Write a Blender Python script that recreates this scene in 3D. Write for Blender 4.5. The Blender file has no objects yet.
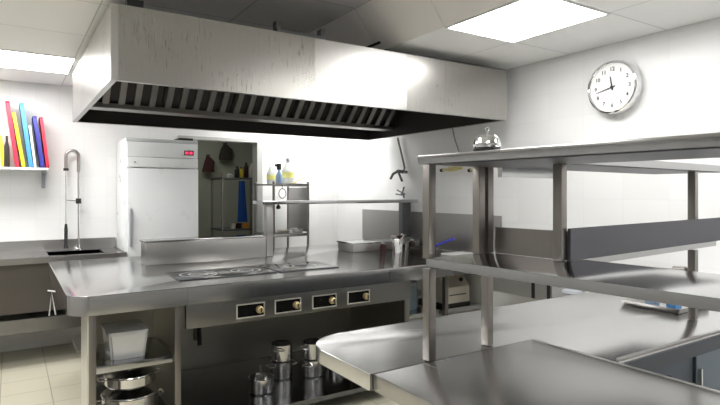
import bpy, bmesh, math, random
from mathutils import Vector, Matrix
random.seed(7)
S = bpy.context.scene
COL = S.collection
PI = math.pi

# ---------------------------------------------------------------- camera, world, exposure
CAMZ = 1.45
cam_data = bpy.data.cameras.new('camera')
cam = bpy.data.objects.new('camera', cam_data); COL.objects.link(cam)
cam_data.sensor_width = 36.0
cam_data.lens = 542.0 / 720.0 * 36.0
cam_data.shift_y = -10.5 / 720.0
cam_data.clip_start = 0.02
cam.location = (0, 0, CAMZ)
cam.rotation_euler = (PI / 2, 0, -math.atan2(0.542, 0.840))
S.camera = cam
w = bpy.data.worlds.new('world'); S.world = w; w.use_nodes = True
w.node_tree.nodes['Background'].inputs[0].default_value = (0.8, 0.85, 0.9, 1)
w.node_tree.nodes['Background'].inputs[1].default_value = 0.3
S.view_settings.view_transform = 'Standard'
S.view_settings.look = 'None'
S.view_settings.exposure = 1.2
S.view_settings.gamma = 1.0
S.view_settings.use_curve_mapping = False
PANEL = 8.0        # emission of the ceiling light panels
XW, YW, XL, YF = 3.46, 5.88, -1.9, -1.7      # right wall, back wall, left wall, wall behind the camera
ZC, ZH = 2.465, 2.74                          # low ceiling, raised ceiling

# ---------------------------------------------------------------- materials
def new_mat(name):
    m = bpy.data.materials.new(name); m.use_nodes = True
    return m, m.node_tree, m.node_tree.nodes['Principled BSDF']
def plain(name, col, rough=0.5, metal=0.0, bump=0.0, scale=8, **kw):
    m, nt, p = new_mat(name)
    p.inputs['Base Color'].default_value = (*col, 1)
    p.inputs['Roughness'].default_value = rough
    p.inputs['Metallic'].default_value = metal
    for k, v in kw.items(): p.inputs[k].default_value = v
    tc = nt.nodes.new('ShaderNodeTexCoord'); n = nt.nodes.new('ShaderNodeTexNoise')
    n.inputs['Scale'].default_value = scale; n.inputs['Detail'].default_value = 3
    nt.links.new(tc.outputs['Object'], n.inputs['Vector'])
    mr = nt.nodes.new('ShaderNodeMapRange')
    mr.inputs['To Min'].default_value = max(0, rough - 0.02); mr.inputs['To Max'].default_value = rough + 0.02
    nt.links.new(n.outputs['Fac'], mr.inputs['Value']); nt.links.new(mr.outputs['Result'], p.inputs['Roughness'])
    if bump:
        b = nt.nodes.new('ShaderNodeBump'); b.inputs['Strength'].default_value = bump; b.inputs['Distance'].default_value = 0.01
        nt.links.new(n.outputs['Fac'], b.inputs['Height']); nt.links.new(b.outputs['Normal'], p.inputs['Normal'])
    return m
def steel(name, col=(0.56, 0.55, 0.54), rough=0.27, stretch=(3, 90, 90), var=0.03, bump=0.003, cloud=1.6):
    """brushed stainless: stretched noise for the grain, soft blotches of wiped metal"""
    m, nt, p = new_mat(name)
    p.inputs['Metallic'].default_value = 1.0
    tc = nt.nodes.new('ShaderNodeTexCoord'); mp = nt.nodes.new('ShaderNodeMapping')
    mp.inputs['Scale'].default_value = stretch
    nt.links.new(tc.outputs['Object'], mp.inputs['Vector'])
    n = nt.nodes.new('ShaderNodeTexNoise'); n.inputs['Scale'].default_value = 3; n.inputs['Detail'].default_value = 5
    nt.links.new(mp.outputs['Vector'], n.inputs['Vector'])
    c = nt.nodes.new('ShaderNodeTexNoise'); c.inputs['Scale'].default_value = cloud; c.inputs['Detail'].default_value = 4
    nt.links.new(tc.outputs['Object'], c.inputs['Vector'])
    add = nt.nodes.new('ShaderNodeMath'); add.operation = 'ADD'
    nt.links.new(n.outputs['Fac'], add.inputs[0]); nt.links.new(c.outputs['Fac'], add.inputs[1])
    mr = nt.nodes.new('ShaderNodeMapRange'); mr.inputs['From Min'].default_value = 0.6; mr.inputs['From Max'].default_value = 1.4
    mr.inputs['To Min'].default_value = rough - var; mr.inputs['To Max'].default_value = rough + var
    nt.links.new(add.outputs[0], mr.inputs['Value']); nt.links.new(mr.outputs['Result'], p.inputs['Roughness'])
    cr = nt.nodes.new('ShaderNodeValToRGB')
    cr.color_ramp.elements[0].position = 0.25; cr.color_ramp.elements[0].color = (*[v * 0.95 for v in col], 1)
    cr.color_ramp.elements[1].position = 0.75; cr.color_ramp.elements[1].color = (*[min(1, v * 1.04) for v in col], 1)
    nt.links.new(n.outputs['Fac'], cr.inputs['Fac']); nt.links.new(cr.outputs['Color'], p.inputs['Base Color'])
    b = nt.nodes.new('ShaderNodeBump'); b.inputs['Strength'].default_value = bump; b.inputs['Distance'].default_value = 0.0015
    nt.links.new(n.outputs['Fac'], b.inputs['Height']); nt.links.new(b.outputs['Normal'], p.inputs['Normal'])
    return m
def tiles(name, axes, w_, h_, col, grout, rough, gap=0.004, off=0.0, ox=0.0, oy=0.0, bump=0.15):
    """tiles laid on two world axes of the surface (object coordinates; the shell stands at the origin)"""
    m, nt, p = new_mat(name)
    tc = nt.nodes.new('ShaderNodeTexCoord'); sp = nt.nodes.new('ShaderNodeSeparateXYZ'); cb = nt.nodes.new('ShaderNodeCombineXYZ')
    nt.links.new(tc.outputs['Object'], sp.inputs[0])
    for k, (a, o) in enumerate(zip(axes, (ox, oy))):
        ad = nt.nodes.new('ShaderNodeMath'); ad.operation = 'ADD'; ad.inputs[1].default_value = o
        nt.links.new(sp.outputs[a], ad.inputs[0]); nt.links.new(ad.outputs[0], cb.inputs[k])
    br = nt.nodes.new('ShaderNodeTexBrick'); br.offset = off; br.squash = 1
    br.inputs['Scale'].default_value = 1; br.inputs['Brick Width'].default_value = w_; br.inputs['Row Height'].default_value = h_
    br.inputs['Mortar Size'].default_value = gap; br.inputs['Mortar Smooth'].default_value = 0.3; br.inputs['Bias'].default_value = 0
    br.inputs['Color1'].default_value = (*col, 1); br.inputs['Color2'].default_value = (*[c * 0.96 for c in col], 1)
    br.inputs['Mortar'].default_value = (*grout, 1)
    nt.links.new(cb.outputs[0], br.inputs['Vector']); nt.links.new(br.outputs['Color'], p.inputs['Base Color'])
    p.inputs['Roughness'].default_value = rough
    b = nt.nodes.new('ShaderNodeBump'); b.inputs['Strength'].default_value = bump; b.inputs['Distance'].default_value = 0.004; b.invert = True
    nt.links.new(br.outputs['Fac'], b.inputs['Height']); nt.links.new(b.outputs['Normal'], p.inputs['Normal'])
    return m
def emit(name, col, s):
    m, nt, p = new_mat(name)
    p.inputs['Base Color'].default_value = (*col, 1)
    p.inputs['Emission Color'].default_value = (*col, 1); p.inputs['Emission Strength'].default_value = s
    return m
M = dict(
    steel=steel('steel_brushed', (0.40, 0.39, 0.38), 0.30, (3, 90, 90), 0.03),
    top=steel('steel_worktop', (0.56, 0.555, 0.55), 0.17, (3, 60, 60), 0.03),
    tabl=steel('steel_serving_table', (0.60, 0.60, 0.60), 0.20, (3, 60, 60), 0.04),
    topd=steel('steel_pass_table', (0.42, 0.415, 0.41), 0.25, (60, 3, 60), 0.03),
    hood=steel('steel_hood', (0.41, 0.40, 0.38), 0.30, (60, 60, 4), 0.05, 0.003, 2.2),
    post=steel('steel_post', (0.27, 0.25, 0.235), 0.34, (60, 60, 4), 0.03),
    shelf=steel('steel_shelf', (0.45, 0.45, 0.455), 0.11, (60, 4, 60), 0.03),
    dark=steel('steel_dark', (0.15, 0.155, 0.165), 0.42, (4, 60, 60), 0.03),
    ctrl=steel('steel_controls', (0.24, 0.235, 0.23), 0.32, (3, 90, 90), 0.03),
    cabd=plain('dark_cabinet', (0.075, 0.085, 0.10), 0.5, 0.3),
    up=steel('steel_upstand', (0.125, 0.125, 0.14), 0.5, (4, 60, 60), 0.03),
    inner=steel('steel_inner', (0.32, 0.31, 0.27), 0.42, (4, 60, 60), 0.04),
    under=steel('steel_undershelf', (0.20, 0.205, 0.22), 0.18, (4, 60, 60), 0.03),
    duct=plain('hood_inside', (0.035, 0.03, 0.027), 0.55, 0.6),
    baffle=steel('steel_baffle', (0.34, 0.325, 0.295), 0.38, (60, 4, 60), 0.08),
    chrome=plain('chrome', (0.82, 0.82, 0.83), 0.10, 1.0),
    pot=plain('pot_steel', (0.72, 0.71, 0.70), 0.16, 1.0),
    black=plain('black_plastic', (0.015, 0.015, 0.016), 0.4),
    matt=plain('matt_black', (0.004, 0.004, 0.004), 0.95, 0.0, **{'Specular IOR Level': 0.1}), rubber=plain('black_rubber', (0.02, 0.02, 0.02), 0.7),
    glass=plain('hob_glass', (0.045, 0.047, 0.05), 0.12), ring=plain('hob_ring', (0.38, 0.39, 0.40), 0.3),
    white=plain('white_enamel', (0.80, 0.82, 0.83), 0.28), whited=plain('white_plastic', (0.80, 0.80, 0.79), 0.4),
    cream=plain('cream_metal', (0.62, 0.58, 0.50), 0.45, 0.2), brass=plain('brass_knob', (0.62, 0.50, 0.28), 0.35, 0.6),
    pale=plain('pale_frame', (0.62, 0.60, 0.55), 0.4, 0.5),
    red=plain('red_plastic', (0.62, 0.03, 0.07), 0.45), yellow=plain('yellow_plastic', (0.86, 0.68, 0.03), 0.45),
    blue=plain('blue_plastic', (0.08, 0.32, 0.72), 0.45), navy=plain('navy_plastic', (0.04, 0.04, 0.30), 0.45),
    grey=plain('grey_plastic', (0.35, 0.37, 0.40), 0.5), blueh=plain('blue_handle', (0.05, 0.05, 0.42), 0.4),
    cloth=plain('blue_cloth', (0.01, 0.075, 0.30), 0.85, bump=0.4, scale=25), skyb=plain('spray_blue', (0.30, 0.42, 0.60), 0.3),
    clear=plain('clear_plastic', (0.80, 0.83, 0.80), 0.25, 0.0), lemon=plain('lemon_label', (0.80, 0.78, 0.25), 0.5),
    wood=plain('pale_wood', (0.62, 0.56, 0.25), 0.6, bump=0.1), orange=plain('orange_plastic', (0.75, 0.30, 0.03), 0.5),
    dimwall=plain('storeroom_paint', (0.30, 0.31, 0.26), 0.8), void_shade=plain('ceiling_void', (0.03, 0.03, 0.03), 0.9),
    ledr=emit('red_display', (0.75, 0.05, 0.12), 0.6), cabp=plain('drawer_front', (0.55, 0.54, 0.53), 0.35, 0.8),
    tubm=plain('frosted_tub', (0.55, 0.56, 0.58), 0.25, 0.55), coat=plain('dark_cloth', (0.03, 0.022, 0.018), 0.9, bump=0.3, scale=20),
    coatr=plain('maroon_cloth', (0.045, 0.012, 0.012), 0.9, bump=0.3, scale=20),
    ink=plain('clock_ink', (0.02, 0.02, 0.02), 0.5), face=plain('clock_face', (0.86, 0.86, 0.86), 0.5),
    wall_r=tiles('wall_tiles_side', (1, 2), 0.30, 0.20, (0.80, 0.805, 0.805), (0.75, 0.755, 0.755), 0.3, 0.003),
    wall_b=tiles('wall_tiles_back', (0, 2), 0.20, 0.20, (0.80, 0.80, 0.795), (0.75, 0.75, 0.745), 0.3, 0.003),
    wall_g=plain('unseen_wall_grey', (0.28, 0.28, 0.275), 0.6),  # unseen walls, toned grey so the steel reflects something darker
    hood_lit=steel('steel_hood_lit', (0.50, 0.495, 0.48), 0.36, (60, 60, 4), 0.05, 0.003, 2.2),
    floor=tiles('floor_tiles', (0, 1), 0.31, 0.31, (0.56, 0.53, 0.42), (0.30, 0.28, 0.22), 0.35, 0.004, ox=0.06, oy=0.05, bump=0.3),
    ceil=tiles('ceiling_tiles', (0, 1), 0.61, 0.705, (0.93, 0.93, 0.93), (0.6, 0.6, 0.6), 0.85, 0.004, ox=0.20, oy=0.305),
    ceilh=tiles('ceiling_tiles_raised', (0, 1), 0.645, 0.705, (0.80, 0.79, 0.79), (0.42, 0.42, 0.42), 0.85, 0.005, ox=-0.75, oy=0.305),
    panel=emit('light_diffuser', (1.0, 0.99, 0.97), PANEL),
)
if M['clear']:
    p = M['clear'].node_tree.nodes['Principled BSDF']; p.inputs['Transmission Weight'].default_value = 0.35

# ---------------------------------------------------------------- mesh helpers
def box(bm, x0, x1, y0, y1, z0, z1, bev=0.0, mi=0):
    vs = [bm.verts.new(v) for v in ((x0,y0,z0),(x1,y0,z0),(x1,y1,z0),(x0,y1,z0),(x0,y0,z1),(x1,y0,z1),(x1,y1,z1),(x0,y1,z1))]
    fs = [bm.faces.new([vs[i] for i in f]) for f in ((0,3,2,1),(4,5,6,7),(0,1,5,4),(1,2,6,5),(2,3,7,6),(3,0,4,7))]
    if bev:
        bmesh.ops.bevel(bm, geom=list({e for f in fs for e in f.edges}), offset=bev, segments=2, affect='EDGES', profile=0.6)
def prism(bm, pts, z0, z1, bev=0.0):
    n = len(pts)
    lo = [bm.verts.new((x, y, z0)) for x, y in pts]; hi = [bm.verts.new((x, y, z1)) for x, y in pts]
    fs = [bm.faces.new(lo[::-1]), bm.faces.new(hi)]
    es = list(fs[1].edges)
    for i in range(n): bm.faces.new((lo[i], lo[(i+1) % n], hi[(i+1) % n], hi[i]))
    if bev: bmesh.ops.bevel(bm, geom=es, offset=bev, segments=2, affect='EDGES', profile=0.6)
def extrude_poly(bm, pts, vec):
    a = [bm.verts.new(p) for p in pts]; b = [bm.verts.new(Vector(p) + Vector(vec)) for p in pts]
    n = len(pts); bm.faces.new(a[::-1]); bm.faces.new(b)
    for i in range(n): bm.faces.new((a[i], a[(i+1) % n], b[(i+1) % n], b[i]))
def tube(bm, pts, r, seg=10, cap=True, closed=False):
    pts = [Vector(p) for p in pts]; rs = r if isinstance(r, (list, tuple)) else [r] * len(pts)
    rings = []; ref = None; n = len(pts)
    for i, p in enumerate(pts):
        if closed: t = pts[(i+1) % n] - pts[(i-1) % n]
        else: t = pts[min(i+1, n-1)] - pts[max(i-1, 0)]
        t.normalize()
        if ref is None: ref = t.orthogonal().normalized()
        ref = (ref - t * ref.dot(t)).normalized(); b = t.cross(ref)
        rings.append([bm.verts.new(p + (ref * math.cos(2*PI*k/seg) + b * math.sin(2*PI*k/seg)) * rs[i]) for k in range(seg)])
    for i in range(n if closed else n - 1):
        A, Bq = rings[i], rings[(i+1) % n]
        for k in range(seg): bm.faces.new((A[k], A[(k+1) % seg], Bq[(k+1) % seg], Bq[k]))
    if cap and not closed: bm.faces.new(rings[0][::-1]); bm.faces.new(rings[-1])
def lathe(bm, prof, c=(0, 0, 0), seg=28, axis='z'):
    rings = []
    def P(r, h, a):
        if axis == 'z': v = (r*math.cos(a), r*math.sin(a), h)
        elif axis == 'x': v = (-h, r*math.cos(a), r*math.sin(a))      # h points to -X
        else: v = (r*math.cos(a), -h, r*math.sin(a))                  # h points to -Y
        return Vector(c) + Vector(v)
    for r, h in prof:
        if r < 1e-6: rings.append([bm.verts.new(P(0, h, 0))])
        else: rings.append([bm.verts.new(P(r, h, 2*PI*k/seg)) for k in range(seg)])
    for a, b in zip(rings, rings[1:]):
        for k in range(seg):
            k2 = (k+1) % seg
            if len(a) == 1 and len(b) == 1: break
            if len(a) == 1: bm.faces.new((a[0], b[k2], b[k]))
            elif len(b) == 1: bm.faces.new((a[k], a[k2], b[0]))
            else: bm.faces.new((a[k], a[k2], b[k2], b[k]))
WORLD = {}
def wloc(o): return WORLD.get(o.name, Vector((0, 0, 0)))
def obj(name, bm, m, parent=None, smooth=None, origin='base'):
    """link bm (world coordinates) as one mesh object under its parent"""
    bmesh.ops.recalc_face_normals(bm, faces=bm.faces[:])
    if parent is not None: base = wloc(parent)
    elif origin == 'base':
        xs = [v.co for v in bm.verts]
        base = Vector(((min(v.x for v in xs)+max(v.x for v in xs))/2, (min(v.y for v in xs)+max(v.y for v in xs))/2, min(v.z for v in xs)))
    else: base = Vector((0, 0, 0))
    bmesh.ops.translate(bm, verts=bm.verts[:], vec=-base)
    me = bpy.data.meshes.new(name); bm.to_mesh(me); bm.free()
    me.materials.append(M[m] if isinstance(m, str) else m)
    for p in me.polygons: p.use_smooth = True
    me.set_sharp_from_angle(angle=math.radians(smooth or 32))
    o = bpy.data.objects.new(name, me); COL.objects.link(o)
    if parent is not None: o.parent = parent
    else: o.location = base
    WORLD[o.name] = base
    return o
def tag(o, label, cat, group=None):
    o['label'] = label; o['category'] = cat
    if group: o['group'] = group
    return o
def thing(name, label, cat, loc, group=None):
    o = bpy.data.objects.new(name, None); COL.objects.link(o); o.location = loc; o.empty_display_size = 0.05
    WORLD[o.name] = Vector(loc)
    return tag(o, label, cat, group)
def struct(name, bm, m, parent=None):
    o = obj(name, bm, m, parent, origin='zero')
    if parent is None: o['kind'] = 'structure'
    return o
def mb(fn, *a, **k):
    bm = bmesh.new(); fn(bm, *a, **k); return bm
def boxes(*L, bev=0.0):
    bm = bmesh.new()
    for b in L: box(bm, *b, bev=bev)
    return bm
def part_box(name, m, parent, *b, bev=0.002): return obj(name, mb(box, *b, bev=bev), m, parent)
def dup(root, loc, rotz=0.0, label=None, group=None, scale=None):
    r = root.copy(); COL.objects.link(r); r.location = loc; r.rotation_euler = (0, 0, rotz)
    if label: r['label'] = label
    if group: r['group'] = group
    if scale: r.scale = scale
    for ch in list(root.children):
        c = ch.copy(); COL.objects.link(c); c.parent = r
        for g in ch.children:
            d = g.copy(); COL.objects.link(d); d.parent = c
    return r
def rounded(x0, x1, y0, y1, r=(0, 0, 0, 0), n=7):
    """corner radii in order (x0,y0) (x1,y0) (x1,y1) (x0,y1)"""
    out = []
    for (cx, cy, sx, sy, a0), q in zip(((x0,y0,1,1,PI), (x1,y0,-1,1,1.5*PI), (x1,y1,-1,-1,0), (x0,y1,1,-1,.5*PI)), r):
        if q == 0: out.append((cx, cy)); continue
        for k in range(n + 1):
            a = a0 + PI/2*k/n; out.append((cx + sx*q + q*math.cos(a), cy + sy*q + q*math.sin(a)))
    return out
# a point of the room on a plane, used only while measuring: view ray through pixel
def ray(px, py): r = (px-360)/542; return Vector((.542+.84*r, .84-.542*r, (192-py)/542))
def onX(px, py, X): v = ray(px, py); return v*(X/v.x) + Vector((0,0,CAMZ))
def onY(px, py, Y): v = ray(px, py); return v*(Y/v.y) + Vector((0,0,CAMZ))

# ================================================================= ROOM
struct('floor', boxes((XL-.1, XW+.1, YF-.1, 8.3, -.1, 0)), 'floor')
struct('wall_right', boxes((XW, XW+.12, YF-.1, 8.3, 0, 3.0)), 'wall_r')
DX0, DX1, DZ = 1.70, 2.40, 2.02
struct('wall_back', boxes((XL-.1, DX0, YW, YW+.12, 0, 3.0), (DX1, XW, YW, YW+.12, 0, 3.0), (DX0, DX1, YW, YW+.12, DZ, 3.0)), 'wall_b')
struct('wall_left', boxes((XL-.12, XL, YF-.1, YW+.12, 0, 3.0)), 'wall_g')
struct('wall_front', boxes((XL-.1, XW, YF-.12, YF, 0, 3.0)), 'wall_g')
# ceiling: low tiles left, raised strip over the cooking island, sloping sides, low tiles right up to the hood
YE = 3.13
struct('ceiling', boxes((XL-.1, .50, YF-.1, YW+.1, ZC, ZC+.03)), 'ceil')
struct('ceiling_right', boxes((2.24, XW+.05, YF-.1, YE, ZC, ZC+.03)), 'ceil')
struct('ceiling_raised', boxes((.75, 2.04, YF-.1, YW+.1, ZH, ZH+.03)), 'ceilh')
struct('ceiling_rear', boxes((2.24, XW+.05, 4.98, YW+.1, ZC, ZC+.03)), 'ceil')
def slope(xa, za, xb, zb):
    bm = bmesh.new()
    extrude_poly(bm, [(xa, YF-.1, za), (xb, YF-.1, zb), (xb, YF-.1, zb+.03), (xa, YF-.1, za+.03)], (0, YW+.2-YF, 0)); return bm
struct('ceiling_slope_left', slope(.50, ZC, .75, ZH), 'ceil')
bm = bmesh.new()
extrude_poly(bm, [(2.04, YF-.1, ZH), (2.24, YF-.1, ZC), (2.24, YF-.1, ZC+.03), (2.04, YF-.1, ZH+.03)], (0, 1.81-YF+.1-.004, 0))
extrude_poly(bm, [(2.04, 1.81, ZH), (2.24, 1.81, ZC), (2.24, 1.81, ZC+.03), (2.04, 1.81, ZH+.03)], (0, .706, 0))
extrude_poly(bm, [(2.04, 2.52, ZH), (2.24, 2.52, ZC), (2.24, 2.52, ZC+.03), (2.04, 2.52, ZH+.03)], (0, .706, 0))
extrude_poly(bm, [(2.04, 3.23, ZH), (2.24, 3.23, ZC), (2.24, 3.23, ZC+.03), (2.04, 3.23, ZH+.03)], (0, 2.7, 0))
struct('ceiling_slope_right', bm, plain('slope_panels', (0.95, 0.92, 0.915), 0.8))
struct('ceiling_void', boxes((XL-.1, XW+.1, YF-.1, YW+.1, 3.0, 3.05), (2.2, 2.24, YE+.02, YW, ZC+.04, 2.99)), 'void_shade')  # near-black colour stands in for the shade above hood and tiles
struct('trim_1', boxes((2.24, XW, YE-.012, YE, ZC-.006, ZC+.04)), plain('ceiling_edge', (.4, .4, .4), .6))
# storeroom beyond the doorway
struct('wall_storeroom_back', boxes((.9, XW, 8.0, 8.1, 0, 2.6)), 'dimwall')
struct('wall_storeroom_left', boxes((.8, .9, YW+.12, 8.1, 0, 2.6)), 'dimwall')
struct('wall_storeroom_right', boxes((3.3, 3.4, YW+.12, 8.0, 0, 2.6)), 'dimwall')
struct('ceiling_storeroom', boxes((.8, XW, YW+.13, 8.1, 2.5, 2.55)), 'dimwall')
dr = struct('trim_2', boxes((DX0-.04, DX0, YW-.015, YW+.12, 0, DZ), (DX1-.02, DX1+.045, YW-.02, YW+.13, 0, DZ), (DX0-.2, DX1, YW-.02, YW-.001, DZ-.005, DZ+.03)),
            plain('door_frame', (.45, .46, .44), .4, .4))

struct('storeroom_fill', boxes((1.6, 2.4, 6.8, 7.2, 2.47, 2.499)), emit('storeroom_fill_glow', (1, 1, .93), 3.0))  # added glowing panel, hidden by the door head, to brighten the storeroom
# ceiling light panels: first pair in view, the others added unseen for fill
def ceiling_light(x0, x1, y0, y1, label):
    t = thing('ceiling_light', label, 'ceiling light', ((x0+x1)/2, (y0+y1)/2, ZC-.012))
    f = .012
    obj('light_frame', boxes((x0, x1, y0, y0+f, ZC-.01, ZC-.001), (x0, x1, y1-f, y1, ZC-.01, ZC-.001), (x0, x0+f, y0+f, y1-f, ZC-.01, ZC-.001), (x1-f, x1, y0+f, y1-f, ZC-.01, ZC-.001)), 'whited', t)
    obj('light_diffuser', boxes((x0+f, x1-f, y0+f, y1-f, ZC-.008, ZC-.001)), 'panel', t)
ceiling_light(2.245, 2.85, 1.81, 2.515, 'square white light panel in the ceiling in front of the wall clock')
ceiling_light(-.85, .42, 4.60, 5.24, 'long bright ceiling light panel at the left behind the hood end')
ceiling_light(2.245, 2.85, -1.0, -.3, 'added unseen light panel over the near end of the pass')
ceiling_light(-.85, .42, -.9, -.3, 'added unseen light panel behind the viewpoint')
ceiling_light(2.3, 3.3, 5.02, 5.6, 'added light panel hidden behind the hood over the rear aisle')  # added behind the hood to brighten the back walls
ceiling_light(2.245, 2.85, .40, 1.10, 'added unseen light panel above the pass')
ceiling_light(-1.2, -.1, 3.1, 3.7, 'added light panel out of view left of the island')
ceiling_light(-1.2, -.1, 1.6, 2.2, 'added unseen light panel left of the viewpoint')

# ================================================================= HOOD
HX0, HX1, HY0, HY1, HZ0, HZ1 = .42, 3.27, 2.94, 4.90, 2.01, 2.39
t = thing('extractor_hood', 'long brushed steel extractor hood hanging over the cooking island', 'extractor hood', ((HX0+HX1)/2, (HY0+HY1)/2, HZ0))
e = .004
def skirt():
    bm = bmesh.new()
    box(bm, HX0, HX1, HY1-e, HY1, HZ0, HZ1)
    box(bm, HX0, HX0+e, HY0+e, HY1-e, HZ0, HZ1); box(bm, HX1-e, HX1, HY0+e, HY1-e, HZ0, HZ1)
    return bm
body = obj('canopy', skirt(), 'hood', t)
for a_, b_, m_ in ((HX0, HX0+.035, 'hood_lit'), (HX0+.036, 1.568, 'hood'), (1.569, 2.28, 'hood_lit'), (2.281, 2.63, 'hood'), (2.631, HX1, 'hood')):  # edge and middle sheets coloured lighter to imitate bright reflections
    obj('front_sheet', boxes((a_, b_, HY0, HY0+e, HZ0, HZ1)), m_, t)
obj('canopy_top', boxes((HX0, HX1, HY0, HY1, HZ1, HZ1+.004)), 'hood', t)
obj('bottom_lip', boxes((HX0+e, HX1-e, HY0+e, HY0+.03, HZ0, HZ0+.004), (HX0+e, HX0+.03, HY0+.03, HY1-.03, HZ0, HZ0+.004), (HX0+e, HX1-e, HY1-.03, HY1-e, HZ0, HZ0+.004)), 'hood', t)
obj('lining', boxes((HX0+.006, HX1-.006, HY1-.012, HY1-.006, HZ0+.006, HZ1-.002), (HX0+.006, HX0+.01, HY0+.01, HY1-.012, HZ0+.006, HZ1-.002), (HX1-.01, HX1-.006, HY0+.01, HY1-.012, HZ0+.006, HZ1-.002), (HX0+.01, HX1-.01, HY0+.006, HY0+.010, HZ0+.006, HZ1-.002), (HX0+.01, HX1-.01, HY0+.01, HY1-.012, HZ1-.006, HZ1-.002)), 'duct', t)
obj('grease_gutter', boxes((HX0+.02, HX1-.02, 4.42, 4.58, 2.078, 2.092), (HX0+.02, HX1-.02, 4.42, 4.425, 2.092, 2.115)), 'baffle', t)
obj('seam_strip', boxes((HX0+.034, HX0+.037, HY0-.002, HY0, HZ0, HZ1)), 'steel', t)
nf, fw = 5, (HX1-HX0-.06)/5
for i in range(nf):
    x0 = HX0+.03 + i*fw; x1 = x0+fw-.012
    def sl(bm, a, b, o, th):           # a slat lying on the slope from the top front (4.20, 2.38) down to the gutter (4.47, 2.10)
        d = Vector((0, .27, -.28)); nrm = Vector((0, -.28, -.27)).normalized()
        p0 = Vector((a, 4.20, 2.385)) + nrm*o; p1 = p0 + d
        q = [p0, p0+Vector((b-a, 0, 0)), p1+Vector((b-a, 0, 0)), p1]
        extrude_poly(bm, q, nrm*th)
    bm = bmesh.new(); sl(bm, x0, x1, 0, .006)
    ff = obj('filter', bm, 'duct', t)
    bm = bmesh.new()
    n = 5
    for k in range(n):
        a = x0 + (k+.15)*(x1-x0)/n; sl(bm, a, a+.044, .012, .022)
    obj('baffle_slats', bm, 'baffle', ff)
tag(obj('ceiling_bracket', boxes((1.33, 1.66, 2.965, 3.05, 2.396, 2.420), (1.33, 1.36, 2.98, 3.03, 2.42, 2.47), (1.63, 1.66, 2.98, 3.03, 2.42, 2.47)), 'dark'), 'dark mounting bracket on the top edge of the extractor hood', 'bracket')
tag(obj('hood_bracket', boxes((.50, .58, 2.965, 3.03, 2.396, 2.44), (.53, .55, 2.98, 3.0, 2.44, 2.50)), 'black'), 'small black fixing on the left top corner of the hood', 'bracket')

# ================================================================= COOKING ISLAND
IX0, IX1, IY0, IY1 = .25, 3.45, 3.17, 4.92
t = thing('cooking_island', 'long stainless steel cooking island beneath the extractor hood', 'kitchen island', (1.9, 4.0, 0))
obj('worktop', mb(prism, rounded(IX0, IX1, IY0, IY1, (.13, 0, 0, .03)), .795, .90, bev=.006), 'top', t)
obj('worktop_seam', boxes((.86, .8635, IY0-.0005, IY0+.002, .80, .893)), 'dark', t)
obj('worktop_seam', boxes((2.30, 2.3035, IY0-.0005, IY0+.002, .80, .893)), 'dark', t)
obj('control_panel', boxes((.865, 2.53, 3.215, 3.25, .645, .792), bev=.002), 'ctrl', t)
for x in (1.26, 1.515, 1.785, 2.06):
    w2 = .093
    fr = obj('control_recess', boxes((x-w2, x+w2, 3.206, 3.214, .750, .757), (x-w2, x+w2, 3.206, 3.214, .668, .675), (x-w2, x-w2+.007, 3.206, 3.214, .675, .750), (x+w2-.007, x+w2, 3.206, 3.214, .675, .750)), 'pale', t)
    obj('recess_back', boxes((x-w2+.007, x+w2-.007, 3.2095, 3.2135, .675, .750)), 'matt', fr)
    bm = bmesh.new(); lathe(bm, [(.0, .0), (.022, .0), (.024, .012), (.02, .03), (.014, .034), (0, .034)], (x+.055, 3.209, .713), 20, 'y')
    kn = obj('control_knob', bm, 'brass', t); 
    obj('knob_pointer', boxes((x+.052, x+.058, 3.168, 3.1755, .700, .728)), 'black', kn)
obj('side_panel', boxes((.345, .352, 3.215, 3.52, .02, .794)), 'pale', t)  # pale colour stands in for the sheen on this shaded panel
for (x, y) in ((.352, 3.215), (.80, 3.215), (2.50, 3.255), (1.0, 4.80), (2.50, 4.80), (1.6, 4.80)):
    lg = obj('leg', boxes((x, x+.036, y, y+.036, .03, .794), bev=.003), 'post', t)
    bm = bmesh.new(); lathe(bm, [(0, 0), (.022, 0), (.022, .008), (.011, .012), (.011, .03), (0, .03)], (x+.018, y+.018, 0), 16); obj('foot', bm, 'rubber', lg)
obj('bay_shelf', boxes((.389, .80, 3.235, 3.72, .462, .502), bev=.003), 'shelf', t)
obj('bay_partition', boxes((.815, .825, 3.26, 3.86, .12, .794)), 'inner', t)
obj('bottom_shelf', boxes((.42, 2.55, 3.255, 4.08, .095, .125), (.86, 2.49, 3.085, 3.2549, .095, .125)), 'under', t)
obj('back_panel', boxes((.48, 2.53, 4.09, 4.10, .10, .794)), 'inner', t)
obj('end_panel', boxes((2.536, 2.55, 3.26, 4.10, .10, .794)), 'inner', t)
bm = boxes((1.03, 1.07, 3.62, 3.66, .46, .64), bev=.006)
tube(bm, [(1.05, 3.60, .56), (1.03, 3.52, .53), (1.02, 3.48, .47)], .014)
obj('gas_valve', bm, 'black', t)
obj('side_undershelf', boxes((2.56, 3.44, 3.40, 4.3, .44, .475), bev=.003), 'shelf', t)
obj('side_undershelf_leg', boxes((3.0, 3.035, 3.36, 3.395, 0, .794)), 'post', t)
obj('rear_shelf', boxes((.40, 2.50, 4.30, 4.78, .30, .33)), 'inner', t)

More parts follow.
